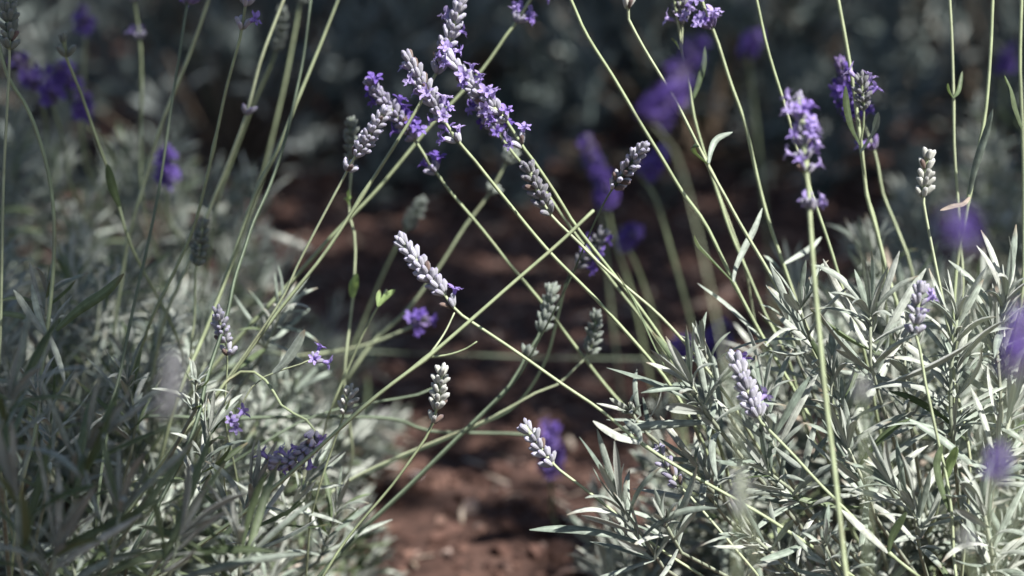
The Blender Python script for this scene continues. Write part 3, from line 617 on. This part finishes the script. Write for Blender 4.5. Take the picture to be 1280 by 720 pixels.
# soft violet flowers further back, and near ones thrown out of focus
BGV = 'violet flowers blurred in the shaded background'
BGL = 'blurred violet lavender flower among the shaded bushes behind the soil gap'
for pts, dep, opn in [([(752, 205), (756, 235), (760, 262), (768, 300), (790, 370)], 1.55, .8), ([(832, 190), (815, 208), (800, 218), (818, 245), (838, 310), (868, 420)], 1.5, .9),
                      ([(798, 288), (784, 298), (772, 300), (790, 320), (815, 390)], 1.5, .7), ([(906, 405), (896, 425), (886, 446), (880, 480)], 1.35, .9),
                      ([(945, 42), (938, 55), (934, 66), (940, 110)], 1.8, .7), ([(687, 535), (688, 560), (688, 592), (690, 625)], 1.42, .8),
                      ([(735, 172), (738, 190), (745, 215), (752, 262)], 1.6, .3), ([(1262, 60), (1256, 78), (1254, 92), (1256, 160)], 1.9, .6), ([(862, 428), (850, 436), (845, 448), (850, 480)], 1.4, .7)]:
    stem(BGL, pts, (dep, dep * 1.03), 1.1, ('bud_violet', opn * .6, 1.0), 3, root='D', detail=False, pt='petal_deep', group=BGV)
LBV = 'blurred violet flowers behind the shaded bush'
for pts, dep in [([(22, 72), (35, 92), (48, 112), (58, 160), (62, 220)], 1.35), ([(60, 100), (64, 116), (66, 130), (80, 180), (88, 230)], 1.33),
                 ([(103, 118), (104, 132), (104, 145), (105, 200)], 1.38), ([(206, 185), (207, 205), (209, 228), (210, 270)], 1.33), ([(102, 10), (105, 25), (107, 40), (104, 100), (102, 170)], 1.5), ([(72, 82), (80, 92), (90, 105), (104, 150)], 1.36)]:
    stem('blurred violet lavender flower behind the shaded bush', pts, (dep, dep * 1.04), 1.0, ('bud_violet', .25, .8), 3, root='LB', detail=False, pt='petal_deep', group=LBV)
stem('large deep violet spike out of focus in front of the hooked leaf stem', [(868, 58), (850, 95), (822, 138), (812, 152), (850, 205), (900, 420), (935, 640), (945, 760)], (.68, .64), .3, ('bud_violet', .4, .52), 4, root='D', detail=False, pt='petal_deep')
stem('dusky violet spike out of focus in front of the curved sheathed stem', [(1192, 262), (1198, 285), (1204, 318), (1225, 480), (1235, 760)], (.50, .48), .25, ('bud_grey', .3, .42), 3, root='D', detail=False, pt='petal_deep')
stem('violet spike out of focus at the edge of the sunlit bush', [(1280, 385), (1272, 425), (1266, 470), (1262, 560), (1260, 760)], (.55, .53), .3, ('bud_violet', .25, .42), 3, root='D', detail=False, pt='petal_deep')
stem('short violet bloom out of focus over the sunlit bush leaves', [(1252, 560), (1248, 580), (1243, 603), (1240, 650), (1236, 760)], (.62, .6), .3, ('bud_violet', .35, .38), 3, root='D', detail=False, pt='petal_deep')
stem('dark grey spike out of focus before the shaded bush', [(217, 445), (214, 480), (208, 520), (198, 600), (190, 760)], (.58, .56), .12, ('bud_grey', .0, .55), 3, root='D', detail=False, m='stalk_dark')
for pts in ([(925, 590), (924, 640), (920, 690), (918, 760)], [(1077, 470), (1078, 500), (1080, 545), (1082, 760)],
            [(1206, 665), (1210, 690), (1214, 720), (1218, 760)]):
    stem('faint grey green spike out of focus before the sunlit bush', pts, (.66, .64), .35, ('bud_grey', .0, .45), 2, root='D', detail=False, group='out of focus grey spikes before the sunlit bush', nbm=.6)

# ------------------------------------------------------------------ lavender bushes
LEAFMATS = ['leaf', 'leaf_green', 'leaf_dry']
def leaf_m(c, ax, rad, t, L, wf):
    dr = ax * math.cos(t) + rad * math.sin(t); nz = ax * math.sin(t) - rad * math.cos(t)
    wd = wf * math.sqrt(L * .028)                       # long leaves are relatively narrower
    return mtx(c, dr + NP.normal(0, .10, 3), nz + NP.normal(0, .28, 3), wd, L, L)
def leafy(C, nodes, L0, si, out, dry=0.0, green=.12, tuft=True, wf=1.0, spreadf=1.0):
    """decussate leaf pairs on shoot axis C (base to tip)"""
    n = len(C); ph = RNG.uniform(0, 3.14)
    for k in range(nodes):
        f = (k + .5) / nodes; i0 = min(int(f * (n - 1)), n - 2); c = C[i0] + (C[i0 + 1] - C[i0]) * (f * (n - 1) - i0)
        ax = nrm(C[i0 + 1] - C[i0]); u = nrm(np.cross(ax, (.3, .9, .2))); v = np.cross(ax, u)
        for sgn in (0, math.pi):
            a = ph + k * math.pi / 2 + sgn + RNG.uniform(-.3, .3); rad = u * math.cos(a) + v * math.sin(a)
            t = spreadf * (R(68) - R(44) * f) * RNG.uniform(.75, 1.2)
            L = L0 * (1.0 - .45 * f ** 2) * RNG.uniform(.75, 1.15)
            x = RNG.random(); mi = 2 if x < dry * (1.5 - f) else (1 if x > 1 - green else 0)
            out.append((leaf_m(c, ax, rad, t, L, RNG.uniform(.85, 1.2) * wf), RNG.randrange(len(LEAF)), si, mi, RNG.random()))
            if tuft and RNG.random() < .55:             # short axillary leaves
                for q in range(RNG.randint(1, 2)):
                    a2 = a + RNG.uniform(-.6, .6); r2 = u * math.cos(a2) + v * math.sin(a2)
                    out.append((leaf_m(c, ax, r2, t * RNG.uniform(.45, .8), L * RNG.uniform(.35, .6), 1.05 * wf), RNG.randrange(len(LEAF)), si, 0, RNG.random()))
    ax = nrm(C[-1] - C[-2]); u = nrm(np.cross(ax, (.3, .9, .2))); v = np.cross(ax, u)
    for q in range(7):
        a = ph + q * 2.4; rad = u * math.cos(a) + v * math.sin(a)
        out.append((leaf_m(C[-1], ax, rad, R(RNG.uniform(6, 26)), L0 * RNG.uniform(.35, .8), 1.0 * wf), RNG.randrange(len(LEAF)), si, 0, RNG.random()))
def bush(label, root, rad, nsh, L0, featured=(), seed=1, dry=.12, green=.1, low=-.05, nodes=(5, 8), keep=300, group=None, name='lavender_bush', wf=1.0, clear=None):
    global RNG, NP
    RNG = random.Random(seed); NP = np.random.default_rng(seed)
    base = np.array((root[0], root[1], 0.0)); rad = np.array(rad); ro = empty(name, base); off = base
    leaves = []; shoots = []
    def add_shoot(A, T, L, nn, dr, gr=None, sf=1.0):
        """A..T leafy axis; a woody branch joins it to the root"""
        g_ = base + np.array((RNG.uniform(-.03, .03), RNG.uniform(-.03, .03), -.004)); bow = nrm(T - A)
        mid = (g_ * .45 + A * .55) - bow * .012 + np.array((0, 0, -.01))
        mid[2] = max(mid[2], .012)
        C = catmull([g_, mid, A, (A + T) / 2 + NP.normal(0, .0025, 3), T], 18)
        V, F, U = tube(C, np.linspace(.0019, .0007, 18), 6)
        fm = (np.arange(len(F)) // 6 < 9).astype(int)
        so = link('shoot', mesh('shoot', V - off, F, [M['twig'], M['wood']], U, None, fm), ro); si = len(shoots); shoots.append(so)
        leafy(catmull([A, (A + T) / 2 + NP.normal(0, .002, 3), T], 12), nn, L, si, leaves, dr, green if gr is None else gr, wf=wf, spreadf=sf)
    for (bx, by), (tx, ty), d0, L, nn in featured:
        L *= 1.15
        A = P(bx, by, d0 + .015); T = P(tx, ty, d0); add_shoot(A, T, L * .001, nn, 0.0, gr=.75 if d0 < .92 else None)
    k = 0; tries = 0
    while k < nsh and tries < nsh * 6:
        tries += 1
        az = RNG.uniform(0, 2 * math.pi); el = math.asin(RNG.uniform(low, 1)); fr = RNG.uniform(.80, 1.06) if RNG.random() < .68 else RNG.uniform(.4, .8)
        u = np.array((math.cos(az) * math.cos(el), math.sin(az) * math.cos(el), math.sin(el)))
        T = base + u * rad * fr; T[2] = max(T[2], .025)
        if clear and clear(T): continue
        dr = nrm(nrm(u * np.array((1, 1, .7))) * .62 + np.array((0, 0, .62)) + NP.normal(0, .22, 3)); ln = RNG.uniform(.028, .06)
        A = T - dr * ln; A[2] = max(A[2], .012)
        add_shoot(A, T, L0 * RNG.uniform(.7, 1.15), RNG.randint(*nodes), dry * (1.6 if u[2] < .45 else .4)); k += 1
    # the leaves that show largest are parts of their own, the rest one joined part
    sc = []
    for m_, *_r in leaves:
        x, y, d = proj(m_[:3, 3] + m_[:3, 1] * .5); L = np.linalg.norm(m_[:3, 1])
        inn = -20 < x < 1300 and -20 < y < 740
        sc.append((L / d - .12 * d if inn else -9, ))
    order = np.argsort([-s[0] for s in sc]); top = set(order[:keep].tolist()); J = Join()
    for i, (m_, ti, si, mi, vr) in enumerate(leaves):
        if i in top: link('leaf', shared('leaf%d' % ti, LEAF[ti], LEAFMATS[mi]), shoots[si], BM(m_, off))
        else: J.inst(LEAF[ti], m_, vr, mi)
    if J.n: J.build('foliage', [M[x] for x in LEAFMATS], ro, off, kind='stuff')
    tag(ro, label, 'lavender bush', group)
    return ro

RF = [((1097, 490), (1088, 395), .985, 44, 7), ((1192, 560), (1196, 400), .985, 40, 9), ((822, 705), (776, 632), .975, 44, 6), ((905, 545), (864, 480), .985, 42, 6),
      ((815, 547), (790, 515), 1.03, 22, 4), ((900, 500), (880, 440), 1.03, 26, 5), ((1010, 480), (985, 400), 1.05, 24, 6), ((850, 690), (832, 655), .975, 26, 4), ((970, 570), (955, 500), .985, 38, 6), ((1020, 440), (1000, 385), 1.0, 36, 5), ((1260, 470), (1255, 380), 1.0, 40, 6),
      ((1060, 560), (1040, 470), 1.01, 32, 7), ((1140, 540), (1130, 440), 1.02, 30, 7), ((1250, 540), (1245, 420), 1.0, 33, 8), ((1230, 620), (1262, 520), .97, 36, 7), ((900, 640), (870, 580), 1.01, 30, 6),
      ((1010, 640), (960, 590), .99, 32, 6), ((1090, 640), (1060, 560), .985, 34, 7), ((1000, 720), (940, 670), .97, 30, 6), ((1150, 690), (1120, 610), .97, 34, 7), ((1060, 735), (1030, 680), .96, 22, 6), ((1240, 720), (1230, 640), .955, 34, 7)]
bush('silvery sunlit lavender bush with narrow pale leaves beside the soil gap', (.27, 1.20), (.225, .20, .235), 430, .038, RF, seed=5, dry=.13, green=.05, wf=.9, nodes=(6, 10),
     clear=lambda T: (lambda q: q[0] < 745 or (q[0] < 900 and q[1] < 560 - (q[0] - 745) * .55))(proj(T)))
LFt = [((165, 560), (160, 480), 1.05, 30, 6), ((60, 600), (50, 500), 1.03, 32, 7), ((250, 620), (262, 540), 1.0, 30, 6), ((300, 700), (315, 620), .99, 34, 6), ((120, 730), (150, 640), .86, 50, 4), ((30, 720), (20, 620), .84, 52, 4), ((90, 640), (110, 560), .88, 46, 4), ((0, 600), (12, 500), .86, 48, 4), ((60, 760), (70, 690), .85, 52, 4), ((290, 740), (300, 680), .9, 44, 4),
       ((240, 520), (245, 478), .99, 20, 4), ((200, 740), (225, 670), .88, 48, 4), ((350, 660), (385, 600), 1.06, 30, 6), ((400, 700), (420, 640), 1.08, 30, 5), ((60, 420), (58, 370), 1.06, 28, 5), ((330, 440), (350, 390), 1.12, 28, 6)]
bush('shaded blue grey lavender bush facing the sunlit one across the soil gap', (-.285, 1.22), (.215, .22, .225), 420, .040, LFt, seed=6, dry=.04, green=.25, wf=.78, nodes=(6, 9),
     clear=lambda T: proj(T)[0] > 470)
bush('softer lavender bush behind the shaded bush', (-.36, 1.58), (.27, .24, .24), 340, .040, (), seed=7, dry=.04, green=.25, keep=150, wf=.85)
bush('soft lavender bush behind the sunlit bush', (.50, 1.78), (.28, .24, .255), 240, .040, (), seed=8, dry=.05, green=.12, keep=60)

# far bushes: softer still, one crown of leaves each
def far_bush(x, y, r, h, n, seed):
    rg = random.Random(seed); npr = np.random.default_rng(seed); base = np.array((x, y, 0.)); ro = empty('lavender_bush', base)
    J = Join(); B = Join()
    for k in range(26):
        az = rg.uniform(0, 6.283); el = rg.uniform(.2, 1.5); u = np.array((math.cos(az) * math.cos(el) * r, math.sin(az) * math.cos(el) * r, math.sin(el) * h)) * .9
        V, F, U = tube(catmull([base, base + u * .5 + np.array((0, 0, -.02)), base + u], 7), np.linspace(.006, .0015, 7), 5); B.add(V, F, U, rg.random())
    nt = n // 14
    for k in range(nt):
        az = rg.uniform(0, 6.283); el = math.asin(rg.uniform(.0, 1)); fr = rg.uniform(.55, 1.08)
        u = np.array((math.cos(az) * math.cos(el), math.sin(az) * math.cos(el), math.sin(el))); c = base + u * np.array((r, r, h)) * fr; c[2] = max(c[2], .02)
        ax = nrm(u * .5 + np.array((0, 0, .7)) + npr.normal(0, .2, 3)); vv = rg.random()
        for q in range(14):
            L = rg.uniform(.035, .06); dr = nrm(ax + npr.normal(0, .55, 3)); J.inst(rg.choice(LEAF_LOW), mtx(c + ax * rg.uniform(-.03, .02), dr, npr.normal(0, 1, 3), L * 1.25, L, L), (vv + rg.uniform(0, .3)) % 1)
    J.build('foliage', M['bg_leaf'], ro, base, 'stuff'); B.build('branches', M['wood'], ro, base)
    for k in range(rg.randint(7, 11)):
        az = rg.uniform(0, 6.283); e = rg.uniform(.1, .75); t = base + np.array((math.cos(az) * r * e * 1.3, math.sin(az) * r * e * 1.3, h + rg.uniform(.08, .24)))
        S = Join(); C = catmull([base + np.array((0, 0, .03)), base * .45 + t * .55 + np.array((0, 0, .03)), t], 9); S.add(*tube(C, .0014, 5), 0, 2)
        ax = nrm(C[-1] - C[-2])
        for w in range(6):
            c = t - ax * w * .006; uu = nrm(np.cross(ax, (.2, .3, .9))); v2 = np.cross(ax, uu)
            for q in range(6):
                a = q * 1.05 + w; rd = uu * math.cos(a) + v2 * math.sin(a)
                S.inst(BUD_LOW, mtx(c, ax * .75 + rd * .65, ax, .0075), rg.random(), 1 if rg.random() < .35 else 0)
        S.build('flower_stem', [M['bud_grey'], M['bud_violet'], M['stalk_dark']], ro, base)
    tag(ro, 'blurred grey green lavender bush in the shaded rows beyond the soil gap', 'lavender bush', 'lavender bushes in the shaded rows behind')
sd_ = 100
for y, xs in ((2.55, (-.95, .98)), (2.95, (-.42, .20, .62)), (3.35, (-1.1, .02, 1.12)), (3.8, (-.72, -.28, .42, .88)), (4.4, (-1.1, -.1, .25, 1.15)), (5.0, (-.65, .62)), (5.6, (-1.25, -.25, .15, 1.25)), (6.4, (-.8, .5)), (7.4, (-1.4, -.3, .9, 1.7))):
    for x in xs:
        sd_ += 1; rr = random.Random(sd_); far_bush(x + rr.uniform(-.06, .06), y + rr.uniform(-.1, .1), rr.uniform(.34, .46), rr.uniform(.34, .50), 2400, sd_)

# ------------------------------------------------------------------ tree added outside the view to shade the back rows
def added_shade_tree():
    rg = random.Random(3); npr = np.random.default_rng(3); base = np.array((3.1, 2.9, 0.)); ro = empty('added_shade_tree', base)
    V, F, U = tube(catmull([base, base + (-.05, .03, .9), base + (-.2, -.05, 1.8), base + (-.5, -.15, 2.7), base + (-.9, -.3, 3.5)], 16), np.linspace(.16, .05, 16), 12)
    link('trunk', mesh('trunk', V - base, F, M['bark'], U), ro)
    top = base + (-.5, -.15, 2.7); ctr = np.array((-.21, 3.17, 0)) + np.array(SUN) / SUN.z * 3.2; LJ = Join()
    lt = leaf_tpl(.4, .22, .2, n=5, prof=PROF_LOW)
    for k in range(16):
        e = ctr + np.array((rg.uniform(-1.7, 1.7), rg.uniform(-1.4, 1.7), rg.uniform(-.35, .45)))
        Cb = catmull([top + (0, 0, -.1), top * .5 + e * .5 + (0, 0, .2), e], 10); tube_o = tube(Cb, np.linspace(.045, .008, 10), 7)
        link('limb', mesh('limb', tube_o[0] - base, tube_o[1], M['bark'], tube_o[2]), ro)
    GAPS = ((-.42, .3, 1.72, .28, .4), (1.05, .85, 4.2, 1.6, .9), (.5, .25, 1.75, .25, .6), (.1, .3, 3.0, .15, .6), (1.2, .4, 3.2, .5, .6), (-.5, .4, 4.2, .4, .4), (1.0, .35, 2.7, .3, .5))
    clumps = []
    for k in range(210):
        u = npr.normal(0, 1, 3); u /= np.linalg.norm(u); clumps.append(ctr + u * np.array((2.1, 1.75, .6)) * rg.random() ** .38)
    for k in range(9500):
        p = clumps[k % 210] + npr.normal(0, 1, 3) * (.15, .15, .09)
        q = p - np.array(SUN) / SUN.z * (p[2] - .15)      # gaps shaped into the crown so sun reaches chosen spots
        if any(((q[0] - a) / b) ** 2 + ((q[1] - c) / e) ** 2 < 1 and rg.random() < f for a, b, c, e, f in GAPS): continue
        L = rg.uniform(.07, .13); LJ.inst(lt, mtx(p, npr.normal(0, 1, 3) + (0, 0, -.4), npr.normal(0, .6, 3) + (0, 0, 1), L), rg.random())
    c2 = np.array((-.28, 1.04, .15)) + np.array(SUN) / SUN.z * 2.55             # a low bough added to keep sun off the shaded bush
    Cb = catmull([top + (0, 0, -.2), top * .5 + c2 * .5 + (0, 0, .1), c2], 10); tb = tube(Cb, np.linspace(.03, .006, 10), 7)
    link('limb', mesh('limb', tb[0] - base, tb[1], M['bark'], tb[2]), ro)
    for k in range(640):
        p = c2 + npr.normal(0, 1, 3) * (.13, .26, .06); L = rg.uniform(.05, .09)
        q = p - np.array(SUN) / SUN.z * (p[2] - .25)
        if q[0] > (-.175 if q[1] < 1.1 else -.13): continue  # leaves dropped here so the crossing spikes stay in sun
        LJ.inst(lt, mtx(p, npr.normal(0, 1, 3) + (0, 0, -.4), npr.normal(0, .6, 3) + (0, 0, 1), L), rg.random())
    c4 = np.array((-.20, .83, .2)) + np.array(SUN) / SUN.z * 2.5  # more leaves added to shade the front of that bush
    for k in range(230):
        p = c4 + npr.normal(0, 1, 3) * (.11, .08, .05); q = p - np.array(SUN) / SUN.z * (p[2] - .25); L = rg.uniform(.05, .09)
        if q[0] > -.06 or q[1] > .94: continue
        LJ.inst(lt, mtx(p, npr.normal(0, 1, 3) + (0, 0, -.4), npr.normal(0, .6, 3) + (0, 0, 1), L), rg.random())
    for cx, cy, sg in ((-.10, 1.74, .08), (.12, 1.78, .09), (0, 1.92, .11), (.2, 2.0, .12), (-.12, 2.05, .12), (.05, 2.3, .13), (.25, 2.55, .14), (-.2, 2.5, .14), (.05, 2.8, .14)):  # leaf clumps added where their shade falls on the soil gap
        c3 = np.array((cx, cy, .02)) + np.array(SUN) / SUN.z * 2.75
        for k in range(60):
            L = rg.uniform(.06, .10); LJ.inst(lt, mtx(c3 + npr.normal(0, 1, 3) * (sg, sg, .07), npr.normal(0, 1, 3) + (0, 0, -.4), npr.normal(0, .6, 3) + (0, 0, 1), L), rg.random())
    LJ.build('crown', M['tree_leaf'], ro, base, 'stuff')
    tag(ro, 'leafy tree added out of view so its crown shades the back rows', 'tree')
added_shade_tree()
